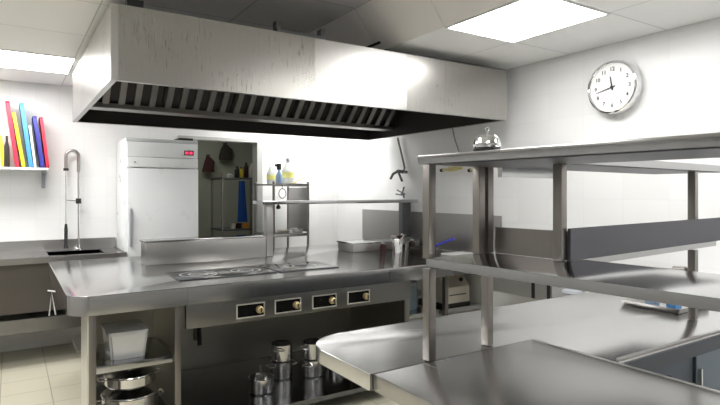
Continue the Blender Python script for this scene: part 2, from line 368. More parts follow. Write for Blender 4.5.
# hob plates
for (x0, x1, cx, lab) in ((.875, 1.53, ((1.05, .125), (1.375, .105)), 'dark glass hob with two cooking rings at the left of the cooking island'),
                          (1.55, 2.02, ((1.80, .12),), 'dark glass hob with one cooking ring beside the shelf post')):
    t = thing('hob', lab, 'hob', ((x0+x1)/2, 3.6, .90))
    obj('glass_plate', boxes((x0, x1, 3.41, 3.79, .9005, .906), bev=.001), 'glass', t)
    for c, r in cx:
        bm = bmesh.new()
        for q in (r, r*.55):
            lathe(bm, [(q-.012, .9062), (q-.012, .9066), (q, .9066), (q, .9062)], (c, 3.60, 0), 40)
        obj('cooking_ring', bm, 'ring', t)
# risers
def riser(x0, x1, y0, y1, z, lab):
    t = thing('steel_riser', lab, 'riser', ((x0+x1)/2, (y0+y1)/2, .9))
    obj('riser_body', boxes((x0+.01, x1-.01, y0+.012, y1, .901, z-.012), bev=.002), 'steel', t)
    obj('riser_cap', boxes((x0, x1, y0, y1+.01, z-.014, z), bev=.003), 'shelf', t)
riser(.835, 1.815, 4.24, 4.42, 1.085, 'tall stainless riser box on the left half of the cooking island')
riser(2.62, 3.42, 4.18, 4.46, .985, 'low stainless riser box at the wall end of the cooking island')
# gantry shelf
t = thing('gantry_shelf', 'thin steel shelf on posts standing along the middle of the cooking island', 'shelf', (2.6, 4.34, .9))
obj('post', boxes((1.835, 1.895, 4.31, 4.38, .901, 1.344), bev=.003), 'steel', t)
obj('shelf_board', boxes((1.77, 3.43, 4.24, 4.47, 1.345, 1.375), bev=.003), 'shelf', t)
obj('end_post', boxes((3.32, 3.43, 4.36, 4.42, .99, 1.344), bev=.003), 'dark', t)
bm = bmesh.new(); lathe(bm, [(0, 0), (.018, .004), (.02, .02), (.008, .04), (0, .042)], (1.93, 4.28, 1.302), 16)
obj('hanging_hook', bm, 'black', t)  # dark hook hanging under the shelf board

# things on the island, wall end
def ladle_group():
    bm = bmesh.new()
    lathe(bm, [(0, 0), (.055, 0), (.062, .10), (.058, .10), (.052, .006), (0, .006)], (0, 0, 0), 24)
    return bm
sp = []
t = thing('utensil_pot', 'small steel pot holding ladles and whisks on the island near the wall', 'utensil pot', (3.02, 4.02, .9))
bm = bmesh.new(); lathe(bm, [(0, 0), (.06, 0), (.066, .12), (.062, .12), (.056, .006), (0, .006)], (3.02, 4.02, .901), 24); obj('pot_body', bm, 'pot', t)
for dx, dy, h, m_ in ((-.03, .01, .20, 'cream'), (.02, -.02, .22, 'pot'), (.03, .03, .19, 'coatr')):
    bm = bmesh.new(); tube(bm, [(3.02+dx*.5, 4.02+dy*.5, .912), (3.02+dx*1.5, 4.02+dy*1.5, .88+h*.8)], .006, 8)
    lathe(bm, [(0, 0), (.02, .004), (.026, .02), (0, .03)], (3.02+dx*1.6, 4.02+dy*1.6, .88+h*.8-.015), 12)
    obj('utensil', bm, m_, t)
for i, (x, y, h, r, m_, lab) in enumerate(((2.93, 3.92, .11, .022, 'whited', 'white squeeze bottle on the island left of the utensil pot'),
        (2.87, 4.06, .09, .025, 'coatr', 'dark brown jar on the island beside the low riser'),
        (3.13, 4.09, .09, .028, 'cream', 'cream coloured jar on the island right of the utensil pot'),
        (3.23, 4.09, .10, .03, 'coat', 'black jar on the island nearest the wall'))):
    t = thing('condiment_bottle', lab, 'bottle', (x, y, .9), 'bottles and jars on the cooking island')
    bm = bmesh.new(); lathe(bm, [(0, 0), (r, 0), (r, h*.65), (r*.5, h*.8), (r*.5, h*.82), (0, h*.82)], (x, y, .901), 20); obj('bottle_body', bm, m_, t)
    bm = bmesh.new(); lathe(bm, [(r*.6, h*.82), (r*.55, h*.95), (r*.2, h), (0, h)], (x, y, .9015), 16); obj('cap', bm, 'grey' if i else 'whited', t)
t = thing('frying_pan', 'black frying pan with a raised blue handle at the wall end of the island', 'frying pan', (3.17, 3.90, .9))
bm = bmesh.new(); lathe(bm, [(0, 0), (.085, 0), (.11, .035), (.106, .035), (.083, .006), (0, .006)], (3.17, 3.90, .901), 30); obj('pan_body', bm, 'coat', t)
bm = bmesh.new(); tube(bm, [(3.235, 3.825, .935), (3.27, 3.77, .965), (3.36, 3.64, 1.035)], [.009, .011, .013], 10); obj('handle', bm, 'blueh', t)
tag(obj('chopping_board', boxes((3.18, 3.44, 3.38, 3.62, .901, .913), bev=.003), 'whited'), 'flat white board on the island against the wall', 'chopping board')
t = thing('control_box', 'cream metal control box with a slanted front under the wall end of the island', 'control box', (3.2, 3.5, .476))
bm = bmesh.new(); extrude_poly(bm, [(3.06, 3.42, .51), (3.06, 3.42, .645), (3.06, 3.52, .745), (3.06, 3.74, .745), (3.06, 3.74, .51)], (.27, 0, 0)); obj('box_body', bm, 'cream', t)
obj('box_slot', boxes((3.10, 3.29, 3.4155, 3.4195, .575, .583)), 'black', t)
obj('box_base', boxes((3.04, 3.36, 3.44, 3.76, .476, .509)), 'black', t)
def slant(x, tt, r0, r1, h, mname, nm):
    c = Vector((x, 3.42+.1*tt, .645+.1*tt)); d = Vector((0, -1, 1)).normalized(); bm = bmesh.new()
    tube(bm, [c+d*.001, c+d*h], [r0, r1], 16); return obj(nm, bm, mname, t)
slant(3.27, .45, .018, .015, .02, 'black', 'dial'); slant(3.235, .78, .008, .008, .006, 'red', 'indicator_lamp')
t = thing('storage_canister', 'bluish canister on the undershelf left of the cream control box', 'canister', (2.78, 3.62, .476))
bm = bmesh.new(); lathe(bm, [(0, 0), (.10, 0), (.105, .02), (.105, .20), (0, .20)], (2.78, 3.62, .476), 28); obj('canister_body', bm, plain('canister_blue', (.22, .30, .36), .35), t)
bm = bmesh.new(); lathe(bm, [(.108, .20), (.108, .225), (.02, .235), (0, .235)], (2.78, 3.62, .4765), 28); obj('lid', bm, 'grey', t)

# tub and pots in the open bay
t = thing('storage_tub', 'frosted tapered tub with a lid on the open shelf at the island corner', 'tub', (.56, 3.42, .502))
def frus(bm, x0, x1, y0, y1, z0, z1, tp, th):
    def ring(z, k, i): 
        return [bm.verts.new(p) for p in ((x0-k+i, y0-k+i, z), (x1+k-i, y0-k+i, z), (x1+k-i, y1+k-i, z), (x0-k+i, y1+k-i, z))]
    a, b, c, d = ring(z0, 0, 0), ring(z1, tp, 0), ring(z1, tp, th), ring(z0+th, 0, th)
    bm.faces.new(a[::-1]); bm.faces.new(d)
    for A, B_ in ((a, b), (b, c), (c, d)):
        for k in range(4): bm.faces.new((A[k], A[(k+1) % 4], B_[(k+1) % 4], B_[k]))
bm = bmesh.new(); frus(bm, .475, .655, 3.30, 3.56, .504, .645, .014, .004)
bmesh.ops.bevel(bm, geom=[e_ for e_ in bm.edges if abs(e_.verts[0].co.z-e_.verts[1].co.z) > .05], offset=.014, segments=3, affect='EDGES')
obj('tub_body', bm, 'tubm', t)
obj('lid', mb(prism, rounded(.455, .675, 3.28, 3.58, (.02,)*4), .646, .662, bev=.004), 'tubm', t)
def pot_proto(name, r, h, lab, loc, long_handle=True, lid=False, mat='pot', group=None):
    t = thing(name, lab, 'pot', (0, 0, 0), group)
    bm = bmesh.new(); lathe(bm, [(0, 0), (r-.008, 0), (r, .01), (r, h-.004), (r+.006, h), (r+.003, h+.002), (r-.004, h-.004), (r-.004, .012), (r-.012, .004), (0, .004)], (0, 0, 0), 36)
    obj('pot_body', bm, mat, t)
    if long_handle:
        bm = bmesh.new(); tube(bm, [(r-.002, 0, h*.8), (r+.05, 0, h*.85), (r+.15, 0, h*.95)], [.007, .008, .009], 8); obj('long_handle', bm, mat, t)
    else:
        for s in (-1, 1):
            bm = bmesh.new(); tube(bm, [(s*(r-.002), -.035, h*.75), (s*(r+.03), -.03, h*.78), (s*(r+.03), .03, h*.78), (s*(r-.002), .035, h*.75)], .006, 8); obj('loop_handle', bm, mat, t)
    if lid:
        bm = bmesh.new(); lathe(bm, [(r+.005, h+.003), (r+.003, h+.008), (r*.5, h+.022), (.012, h+.026), (.012, h+.04), (.02, h+.046), (0, h+.052)], (0, 0, 0), 36); obj('pot_lid', bm, mat, t)
    t.location = loc; return t
z1 = .126
p1 = pot_proto('saucepan', .08, .10, 'single steel saucepan standing at the left front of the pots under the island', (1.40, 3.38, z1), True)
p1.rotation_euler.z = 1.2
p2 = pot_proto('stockpot', .075, .12, 'steel stockpot at the bottom of the left stack under the island', (1.63, 3.56, z1), False)
dup(p2, (1.84, 3.48, z1), .6, 'steel stockpot at the bottom of the right stack beside the rounded table corner')
dup(p2, (1.63, 3.56, z1+.124), .9, 'upper steel stockpot of the left stack under the island')
dup(p2, (1.84, 3.48, z1+.124), .2, 'upper steel stockpot of the right stack beside the rounded table corner')
dup(p2, (2.10, 3.62, z1), .5, 'steel stockpot at the dark right end under the island')
p3 = pot_proto('lidded_pot', .155, .14, 'wide lidded steel pot on the bottom shelf below the storage tub', (.60, 3.44, z1), False, True)
p4 = pot_proto('shallow_pan', .14, .06, 'shallow steel pan stacked on the lidded pot below the tub', (.60, 3.44, .32), False, True)
# move it onto the lid knob of the pot below
p4.location.z = z1+.14+.0545

# ================================================================= LEFT: sink, rack, fridge
SX0, SX1, SY0, SZ = -1.2, .88, 5.24, .90
t = thing('sink_counter', 'stainless sink counter along the back wall left of the white fridge', 'sink', (-.2, 5.56, 0))
bx0, bx1, by0, by1 = .28, .72, 5.38, 5.74
obj('counter_top', boxes((SX0, bx0, SY0, 5.86, SZ-.045, SZ), (bx1, SX1, SY0, 5.86, SZ-.045, SZ), (bx0, bx1, SY0, by0, SZ-.045, SZ), (bx0, bx1, by1, 5.86, SZ-.045, SZ)), 'top', t)
obj('raised_rim', boxes((SX0, SX1, SY0-.004, SY0+.008, SZ-.045, SZ+.008), (SX1-.01, SX1, SY0, 5.86, SZ, SZ+.008)), 'steel', t)
obj('basin', boxes((bx0-.006, bx0, by0, by1, .68, SZ-.002), (bx1, bx1+.006, by0, by1, .68, SZ-.002), (bx0-.006, bx1+.006, by0-.006, by0, .68, SZ-.002), (bx0-.006, bx1+.006, by1, by1+.006, .68, SZ-.002), (bx0-.006, bx1+.006, by0-.006, by1+.006, .672, .68)), 'dark', t)
obj('splashback', boxes((SX0, SX1, 5.855, 5.878, SZ-.04, 1.0)), 'steel', t)
obj('front_panel', boxes((SX0, .80, 5.31, 5.32, .44, SZ-.046)), plain('brown_steel', (.12, .107, .096), .45, .6), t)
obj('lower_shelf', boxes((SX0, .82, 5.26, 5.82, .37, .40), (SX0, .82, 5.255, 5.275, .285, .40)), 'ctrl', t)
for x in (SX0+.02, .78):
    for y in (5.30, 5.80): obj('leg', boxes((x, x+.035, y-.0, y+.035, 0, SZ-.046)), 'post', t)
t = thing('spray_tap', 'tall chrome pre-rinse spray tap rising from the sink counter', 'tap', (.62, 5.78, SZ))
b = onY(78.5, 240, 5.79); top = onY(78.5, 172, 5.79); x1 = b.x
bm = bmesh.new(); lathe(bm, [(0, 0), (.028, 0), (.028, .01), (.014, .02), (.012, .05), (0, .05)], (x1, 5.79, SZ), 20); obj('tap_base', bm, 'chrome', t)
bm = bmesh.new(); tube(bm, [(x1, 5.79, SZ+.04), (x1, 5.79, top.z)], .009, 12); obj('riser_pipe', bm, 'pot', t)
xs = onY(66, 170, 5.79).x; zt = onY(72, 150.5, 5.79).z; zm = top.z
pts = [(x1, 5.79, zm)]
rr = (x1-xs)/2; cx = (x1+xs)/2
for k in range(13):
    a = PI*k/12; pts.append((cx+rr*math.cos(a), 5.79-.0*k, zt-rr+rr*math.sin(a)))
pts.append((xs, 5.79, onY(66, 169, 5.79).z))
bm = bmesh.new(); tube(bm, pts, .015, 12); obj('spring_hose', bm, 'steel', t)
zc = onY(66, 169.5, 5.79).z
bm = bmesh.new(); tube(bm, [(xs, 5.79, zc+.012), (xs, 5.79, zc-.012)], .022, 14); obj('hose_collar', bm, 'black', t)
bm = bmesh.new(); tube(bm, [(xs, 5.79, zc), (xs, 5.79, SZ+.24)], .0055, 8); obj('hose', bm, 'pot', t)
bm = bmesh.new(); tube(bm, [(xs, 5.79, SZ+.25), (xs, 5.79, SZ+.20), (xs, 5.79, SZ+.05), (xs, 5.79, SZ+.02)], [.010, .016, .014, .022], 14); obj('spray_head', bm, 'black', t)
zk = onY(78, 201, 5.79).z
bm = bmesh.new(); tube(bm, [(x1, 5.79, zk+.025), (x1, 5.79, zk-.025)], .024, 14); obj('clamp', bm, 'black', t)
bm = bmesh.new(); tube(bm, [(x1, 5.79, zk), (xs, 5.79, zk+.01)], .004, 8); obj('holder_arm', bm, 'pot', t)
# wire stand on lower shelf
a = onY(48, 311, 5.5); bq = onY(54, 311, 5.5); c = onY(50, 291, 5.5)
bm = bmesh.new(); tube(bm, [(a.x, 5.45, .401), (c.x, 5.45, .60), (bq.x, 5.45, .401)], .007, 8); tube(bm, [(c.x-.03, 5.44, .615), (c.x+.03, 5.44, .60)], .007, 8)
o_ = tag(obj('wire_stand', bm, 'whited'), 'small white inverted V stand on the shelf under the sink', 'stand')
o_.location.y = 5.285; o_.location.z = .402

# wall rack with cutting boards
rz = 1.645
t = thing('wall_shelf', 'white wall shelf carrying the coloured cutting boards', 'shelf', (-.3, 5.7, rz))
obj('shelf_board', boxes((-1.2, .285, 5.56, 5.87, rz, rz+.02), bev=.003), 'white', t)
for x in (.245, -.8):
    obj('bracket', boxes((x, x+.03, 5.60, 5.87, rz-.025, rz-.001), (x, x+.03, 5.84, 5.875, rz-.16, rz-.001)), 'grey', t)
def board(px0, px1, pyt, w_, m_, lab, th=.022, y0=5.60):
    bt = onY(px1, 167, 5.68); tp = onY(px0, pyt, 5.68)
    zb = rz+.021; zt = tp.z; xb, xt = bt.x-.012, tp.x-.01
    a_ = math.atan2(xb-xt, zt-zb); ln = math.hypot(xb-xt, zt-zb)
    bm = bmesh.new()
    pts = rounded(0, w_, 0, ln, (.03, .03, .03, .03), 4)
    dv = Vector((-math.sin(a_), 0, math.cos(a_))); nv = Vector((math.cos(a_), 0, math.sin(a_)))
    base = Vector((xb, y0, zb))
    extrude_poly(bm, [base + Vector((0, p[0], 0)) + dv*p[1] for p in pts], nv*th)
    mz = min(v.co.z for v in bm.verts)
    bmesh.ops.translate(bm, verts=bm.verts[:], vec=(0, 0, zb-mz))
    tag(obj('cutting_board', bm, m_), lab, 'cutting board', 'cutting boards on the wall shelf')
board(0, 3, 136, .24, 'yellow', 'short yellow cutting board at the left edge of the wall shelf', .026)
board(6.5, 17, 102, .26, 'red', 'tallest red cutting board leaning between two yellow boards', .03)
board(13, 23.5, 113, .26, 'yellow', 'yellow cutting board leaning between the tall red and the blue board', .026)
board(20.5, 30.5, 104, .26, 'blue', 'light blue cutting board leaning in the middle of the wall shelf', .032)
board(29.5, 35.5, 126, .26, 'whited', 'white cutting board leaning right of the light blue one', .018)
board(33.5, 42, 117, .26, 'navy', 'navy blue cutting board second from the right end of the wall shelf', .030)
board(40.5, 47.5, 118, .26, 'red', 'red cutting board at the right end of the wall shelf', .024)
t = thing('dark_bottle', 'dark bottle standing between the yellow and red boards on the shelf', 'bottle', (-.05, 5.66, rz+.02))
xq = onY(8.5, 150, 5.64).x
bm = bmesh.new(); lathe(bm, [(0, 0), (.02, 0), (.022, .02), (.02, .17), (.009, .22), (.009, .27), (0, .27)], (xq-.012, 5.585, rz+.021), 18); obj('bottle_body', bm, 'coat', t)
bm = bmesh.new(); lathe(bm, [(.012, .27), (.012, .30), (0, .30)], (xq-.012, 5.585, rz+.021), 14); obj('cap', bm, 'whited', t)

# fridge
FX0, FX1, FY0, FY1, FZ = .893, 1.545, 5.30, 5.86, 1.95
t = thing('fridge', 'tall white upright fridge against the back wall beside the doorway', 'fridge', (1.22, 5.6, 0))
obj('fridge_body', boxes((FX0, FX1, FY0+.05, FY1, .06, FZ), bev=.006), 'white', t)
obj('control_fascia', boxes((FX0+.006, FX1-.004, FY0+.018, FY0+.05, FZ-.175, FZ-.035), bev=.004), 'white', t)
obj('ledge_strip', boxes((FX0+.006, FX1-.004, FY0+.006, FY0+.05, FZ-.27, FZ-.18), bev=.006), 'white', t)
dsp = obj('display', boxes((FX1-.135, FX1-.045, FY0+.013, FY0+.018, FZ-.145, FZ-.10)), 'black', t)
obj('display_digits', boxes((FX1-.125, FX1-.095, FY0+.011, FY0+.013, FZ-.136, FZ-.11), (FX1-.085, FX1-.055, FY0+.011, FY0+.013, FZ-.136, FZ-.11)), 'ledr', dsp)
door = obj('fridge_door', boxes((FX0+.004, FX1-.002, FY0, FY0+.048, .10, FZ-.28), bev=.008), 'white', t)
obj('door_handle', boxes((FX0+.02, FX0+.035, FY0-.03, FY0-.001, .95, 1.30), bev=.004), 'grey', door)
bm = bmesh.new(); lathe(bm, [(0, 0), (.010, 0), (.010, .006), (0, .006)], (FX0+.07, FY0+.005, FZ-.225), 14, 'y'); obj('lock', bm, 'grey', t)
obj('top_grille', boxes((FX0, FX1, FY0+.03, FY0+.05, FZ-.032, FZ+.0), bev=.003), plain('grille_grey', (.5, .52, .52), .5), t)
obj('top_vent', boxes((FX1-.16, FX1-.02, FY0+.12, FY0+.3, FZ+.001, FZ+.03)), 'black', t)
obj('plinth', boxes((FX0+.03, FX1-.03, FY0+.08, FY1-.03, 0, .06)), 'black', t)

# ================================================================= BACK: trolley, storeroom
TX0, TX1, TY0, TY1 = 2.30, 2.70, 5.22, 5.72
t = thing('shelving_trolley', 'open steel shelving trolley behind the island right of the doorway', 'trolley', (2.45, 5.47, 0))
for x in (TX0, TX1):
    for y in (TY0, TY1):
        bm = bmesh.new(); tube(bm, [(x, y, .08), (x, y, 1.56)], .013, 10); pl = obj('post', bm, 'post', t)
        bm = bmesh.new(); lathe(bm, [(0, -.02), (.034, -.02), (.036, -.012), (.036, .012), (.034, .02), (0, .02)], (x, y, .037), 18, 'y'); obj('wheel', bm, 'rubber', pl)
for z in (1.52, .99, .40):
    obj('trolley_shelf', boxes((TX0-.012, TX1+.012, TY0-.012, TY1+.012, z, z+.014), (TX0, TX1, TY0-.018, TY0-.012, z-.012, z+.02), bev=.002), 'steel', t)
obj('side_sheet', boxes((TX1-.004, TX1, TY0+.02, TY1-.02, 1.02, 1.50)), 'steel', t)
zt = 1.535
def at(px, Y): return onY(px, 180, Y).x
t = thing('spray_bottle', 'blue spray bottle with a black trigger head on the trolley', 'spray bottle', (at(279, 5.3), 5.3, zt)); x = at(279, 5.3)
bm = bmesh.new(); lathe(bm, [(0, 0), (.036, 0), (.038, .02), (.036, .09), (.015, .13), (.014, .15), (0, .15)], (x, 5.3, zt), 20); obj('bottle_body', bm, 'skyb', t)
bm = boxes((x-.022, x+.02, 5.285, 5.315, zt+.151, zt+.215), (x-.045, x-.022, 5.29, 5.31, zt+.185, zt+.21), bev=.004); obj('trigger_head', bm, 'black', t)
x = at(288, 5.42)
t = thing('drinks_jug', 'large translucent jug with a dark cap on the trolley behind the spray bottle', 'jug', (x, 5.42, zt))
bm = bmesh.new(); lathe(bm, [(0, 0), (.062, 0), (.065, .02), (.065, .15), (.03, .22), (.02, .235), (.02, .25), (0, .25)], (x, 5.42, zt), 24); obj('jug_body', bm, 'clear', t)
bm = bmesh.new(); lathe(bm, [(.0655, .07), (.067, .07), (.067, .13), (.0655, .13)], (x, 5.42, zt), 24); obj('label', bm, 'lemon', t)
bm = bmesh.new(); lathe(bm, [(.023, .25), (.023, .285), (0, .287)], (x, 5.42, zt+.001), 16); obj('cap', bm, 'grey', t)
x = at(271, 5.5)
t = thing('plastic_bottle', 'pale bottle with a yellow label at the left of the trolley top', 'bottle', (x, 5.5, zt))
bm = bmesh.new(); lathe(bm, [(0, 0), (.045, 0), (.047, .02), (.047, .12), (.02, .17), (.018, .19), (0, .19)], (x, 5.5, zt), 22); obj('bottle_body', bm, 'clear', t)
bm = bmesh.new(); lathe(bm, [(.048, .05), (.049, .05), (.049, .10), (.048, .10)], (x, 5.5, zt), 22); obj('label', bm, 'lemon', t)
xa, xb = at(293, 5.26), at(307, 5.26)
bm = bmesh.new(); tube(bm, [(xa, 5.27, zt+.008), (xb, 5.30, zt+.075)], [.007, .006], 8)
box(bm, xa-.02, xa+.03, 5.25, 5.30, zt, zt+.012)
tag(obj('wooden_spoon', bm, 'wood'), 'pale wooden utensil sticking up at the right of the trolley top', 'utensil')
for i, (px, r, h, lab) in enumerate(((283, .085, .03, 'wide shallow dish on the lower trolley shelf, left of the other'), (298, .085, .045, 'pale shallow dish on the lower trolley shelf, right of the other'))):
    x = at(px, 5.4)
    bm = bmesh.new(); lathe(bm, [(0, 0), (r*.6, 0), (r, h), (r-.006, h), (r*.58, .006), (0, .006)], (x, 5.40, 1.0055), 28)
    tag(obj('dish', bm, 'whited' if i else 'cream'), lab, 'dish')
bm = bmesh.new()
x = at(282, 5.2)
for k in range(24): pass
ringp = [(x+.04*math.cos(a), 5.19, 1.435+.05*math.sin(a)) for a in [2*PI*k/20 for k in range(20)]]
tube(bm, ringp, .004, 6, closed=True); tube(bm, [(x, 5.19, 1.485), (x, 5.20, 1.53)], .003, 6)
tag(obj('hanging_ring', bm, 'coat'), 'thin dark wire ring hanging from the trolley edge', 'wire ring')

# storeroom shelf and contents
t = thing('storeroom_shelf', 'dark shelf unit seen through the doorway', 'shelf unit', (2.3, 6.5, 0))
qx0, qx1 = onY(222, 180, 6.4).x, onY(262, 180, 6.4).x
for x in (qx0, qx1):
    for y in (6.38, 6.78): obj('upright', boxes((x-.012, x+.012, y-.012, y+.012, 0, 1.68)), 'post', t)
z_t = onY(235, 177.5, 6.38).z; z_l = onY(235, 229, 6.38).z
for z in (z_t, z_l, .5):
    obj('shelf_board', boxes((qx0-.012, qx1+.012, 6.36, 6.80, z-.02, z)), 'dark', t)
for i, (px, r, h, m_, c_, lab) in enumerate(((230, .04, .05, 'whited', 'whited', 'small white tub at the left of the storeroom shelf'),
        (237, .032, .14, 'black', 'black', 'black bottle on the storeroom shelf'),
        (241, .024, .13, 'yellow', 'black', 'yellow bottle on the storeroom shelf beside the black bottle'),
        (246, .03, .19, 'coatr', 'black', 'tall dark red bottle on the storeroom shelf'),
        (252, .03, .18, 'cream', 'cream', 'cream bottle at the right of the storeroom shelf by the door frame'))):
    x = onY(px, 170, 6.45).x
    t = thing('storeroom_bottle', lab, 'bottle', (x, 6.45, z_t), 'bottles on the storeroom shelf')
    bm = bmesh.new(); lathe(bm, [(0, 0), (r, 0), (r, h*.7), (r*.5, h*.86), (0, h*.86)], (x, 6.45, z_t), 16); obj('bottle_body', bm, m_, t)
    bm = bmesh.new(); lathe(bm, [(r*.55, h*.86), (r*.55, h), (0, h)], (x, 6.45, z_t+.0005), 12); obj('cap', bm, c_, t)
# blue apron hanging under the shelf
xa, xb = onY(239, 200, 6.34).x, onY(244.5, 200, 6.34).x; x2a, x2b = onY(237.5, 200, 6.34).x, onY(247, 200, 6.34).x
za, zb = onY(240, 181, 6.34).z, onY(240, 222, 6.34).z
bm = bmesh.new(); n = 12; front = []; back = []
for r_ in range(9):
    f = r_/8; l = xa+(x2a-xa)*f; rr_ = xb+(x2b-xb)*f; z = za+(zb-za)*f
    front.append([bm.verts.new((l+(rr_-l)*k/n, 6.335+.014*math.sin(k*1.9)*(.3+f), z)) for k in range(n+1)])
    back.append([bm.verts.new((l+(rr_-l)*k/n, 6.345+.014*math.sin(k*1.9)*(.3+f), z)) for k in range(n+1)])
for g, s in ((front, 1), (back, -1)):
    for r_ in range(8):
        for k in range(n):
            q = (g[r_][k], g[r_][k+1], g[r_+1][k+1], g[r_+1][k]); bm.faces.new(q if s == 1 else q[::-1])
for r_ in range(8):
    for k in (0, n): bm.faces.new((front[r_][k], front[r_+1][k], back[r_+1][k], back[r_][k]))
for k in range(n):
    for r_ in (0, 8): bm.faces.new((front[r_][k], front[r_][k+1], back[r_][k+1], back[r_][k]))
t = thing('hanging_cloth', 'long deep blue cloth hanging from the storeroom shelf', 'cloth', ((xa+xb)/2, 6.34, zb))
obj('cloth_body', bm, 'cloth', t)
bm = bmesh.new(); tube(bm, [((xa+xb)/2, 6.34, za-.01), ((xa+xb)/2, 6.35, za+.03)], .004, 6); obj('hook', bm, 'pot', t)
for px, r, m_, lab in ((233, .035, 'cream', 'small cream pot on the lower storeroom shelf'), (238.5, .04, 'coatr', 'dark red pot on the lower storeroom shelf beneath the blue cloth'), (246, .045, 'orange', 'orange pot on the lower storeroom shelf')):
    x = onY(px, 225, 6.45).x
    bm = bmesh.new(); lathe(bm, [(0, 0), (r*.8, 0), (r, .06), (r*.9, .065), (0, .065)], (x, 6.45, z_l), 16)
    tag(obj('small_pot', bm, m_), lab, 'pot')
def coat(px, pyt, pyb, w_, m_, lab):
    c = onY(px, pyt, 7.9); z0 = onY(px, pyb, 7.9).z
    bm = bmesh.new(); lathe(bm, [(0, 0), (.03, -.01), (w_*.45, -.08), (w_*.5, -.2), (w_*.55, (z0-c.z)), (0, (z0-c.z)+.01)], (c.x, 7.9, c.z), 18)
    for v in bm.verts: v.co.y = 7.9+(v.co.y-7.9)*.45; v.co.x += .012*math.sin(v.co.z*31)
    t = thing('hanging_coat', lab, 'coat', (c.x, 7.9, z0)); obj('coat_body', bm, m_, t)
    obj('peg', boxes((c.x-.015, c.x+.015, 7.9, 7.998, c.z, c.z+.02)), 'black', t)
coat(226, 144, 160, .20, 'coat', 'black garment hanging on the dark storeroom wall')
coat(209, 156, 172, .17, 'coatr', 'dark maroon garment hanging in the storeroom, left of the black one')

# ================================================================= RIGHT WALL
tag(obj('wall_backsplash', boxes((XW-.008, XW-.001, 3.17, 5.30, .905, 1.25)), 'steel'), 'stainless splashback sheet on the right wall behind the island', 'splashback')
# pot filler tap
a = onX(400, 172, XW-.05)
t = thing('wall_tap', 'dark swivel tap hanging on the wall at the far end of the island', 'tap', (a.x, a.y, a.z))
tp_ = onX(397.5, 138, XW-.03); q1 = onX(401, 152, XW-.03); q2 = onX(404.5, 168, XW-.03); q3 = onX(403, 172, XW-.05)
bm = bmesh.new(); tube(bm, [tp_, q1, q2, q3], .010, 10); obj('supply_pipe', bm, 'post', t)
bm = bmesh.new(); tube(bm, [q3, onX(398, 171, XW-.10), onX(393, 174, XW-.12), onX(390.5, 179, XW-.13)], [.020, .017, .014, .012], 10); obj('spout', bm, 'dark', t)
bm = bmesh.new(); tube(bm, [onX(398, 171, XW-.10), onX(402, 181, XW-.12)], .012, 8); obj('lever', bm, 'dark', t)
bm = bmesh.new(); tube(bm, [q3, (XW-.001, q3.y, q3.z)], .016, 10); obj('wall_mount', bm, 'post', t)
a = onX(401, 194, XW-.05)
t = thing('wall_hook', 'small dark double hook on the wall below the swivel tap', 'hook', (XW-.04, a.y, a.z))
bm = bmesh.new(); tube(bm, [(XW-.001, a.y, a.z), (XW-.05, a.y, a.z)], .010, 8); obj('hook_stem', bm, 'dark', t)
bm = bmesh.new(); tube(bm, [onX(404, 187, XW-.05), onX(402, 195, XW-.05), onX(396, 194, XW-.05)], .009, 8); tube(bm, [onX(397, 190, XW-.05), onX(403, 193, XW-.05), onX(404, 198, XW-.05)], .008, 8); obj('hook_arms', bm, 'dark', t)
bm = bmesh.new(); tube(bm, [onX(452, 126, XW-.02), onX(455, 140, XW-.02), onX(459, 152, XW-.02), onX(461, 166, XW-.02)], .006, 8)
tag(obj('wall_cable', bm, 'grey'), 'thin grey cable running down the right wall from the hood', 'cable')
def valve(px0, px1, py, lab):
    a, b_ = onX(px0, py, XW-.045), onX(px1, py-2, XW-.045)
    t = thing('wall_valve', lab, 'valve', ((a.x+b_.x)/2, (a.y+b_.y)/2, a.z))
    bm = bmesh.new(); tube(bm, [a, a.lerp(b_, .3), a.lerp(b_, .35), a.lerp(b_, .7), a.lerp(b_, .75), b_], [.012, .012, .022, .022, .013, .013], 12); obj('valve_body', bm, 'wood', t)
    m_ = a.lerp(b_, .5); bm = bmesh.new(); tube(bm, [m_, (XW-.001, m_.y, m_.z)], .010, 10); obj('wall_fixing', bm, 'brass', t)
    bm = bmesh.new(); tube(bm, [a, a + Vector((0, .03, -.004))], .016, 12); obj('black_cap', bm, 'black', t)
valve(443, 462, 170, 'olive brass pipe valve on the wall above the splashback, left of the other')
valve(471, 479, 170, 'short olive brass valve on the wall behind the pass posts')

# clock
cc = onX(613.5, 87.5, XW-.05); cy, cz = cc.y, cc.z; R = .178
t = thing('wall_clock', 'round chrome wall clock with a white face on the right wall', 'clock', (XW, cy, cz))
bm = bmesh.new(); lathe(bm, [(0, .001), (R-.012, .001), (R, .012), (R+.004, .045), (R-.002, .078), (R-.012, .082), (R-.018, .076), (R-.02, .068), (R-.02, .02), (0, .02)], (XW, cy, cz), 72, 'x'); obj('clock_case', bm, 'chrome', t)
bm = bmesh.new(); lathe(bm, [(0, .021), (R-.021, .021), (R-.021, .064), (0, .064)], (XW, cy, cz), 72, 'x'); fc = obj('clock_face', bm, 'face', t)
xf = XW-.0645
def hand(ang, ln, w0, tail, nm, off):
    # clock angle from 12, clockwise as seen from the room (looking to +X, right is -Y)
    d = Vector((0, -math.sin(ang), math.cos(ang))); n_ = Vector((0, math.cos(ang), math.sin(ang)))
    c = Vector((xf-off, cy, cz)); bm = bmesh.new()
    extrude_poly(bm, [c-d*tail+n_*w0, c+d*ln+n_*w0*.45, c+d*ln-n_*w0*.45, c-d*tail-n_*w0], (-.0015, 0, 0)); obj(nm, bm, 'ink', t)
hand(math.radians(350), .075, .006, .02, 'hour_hand', .003)
hand(math.radians(257), .118, .004, .025, 'minute_hand', .006)
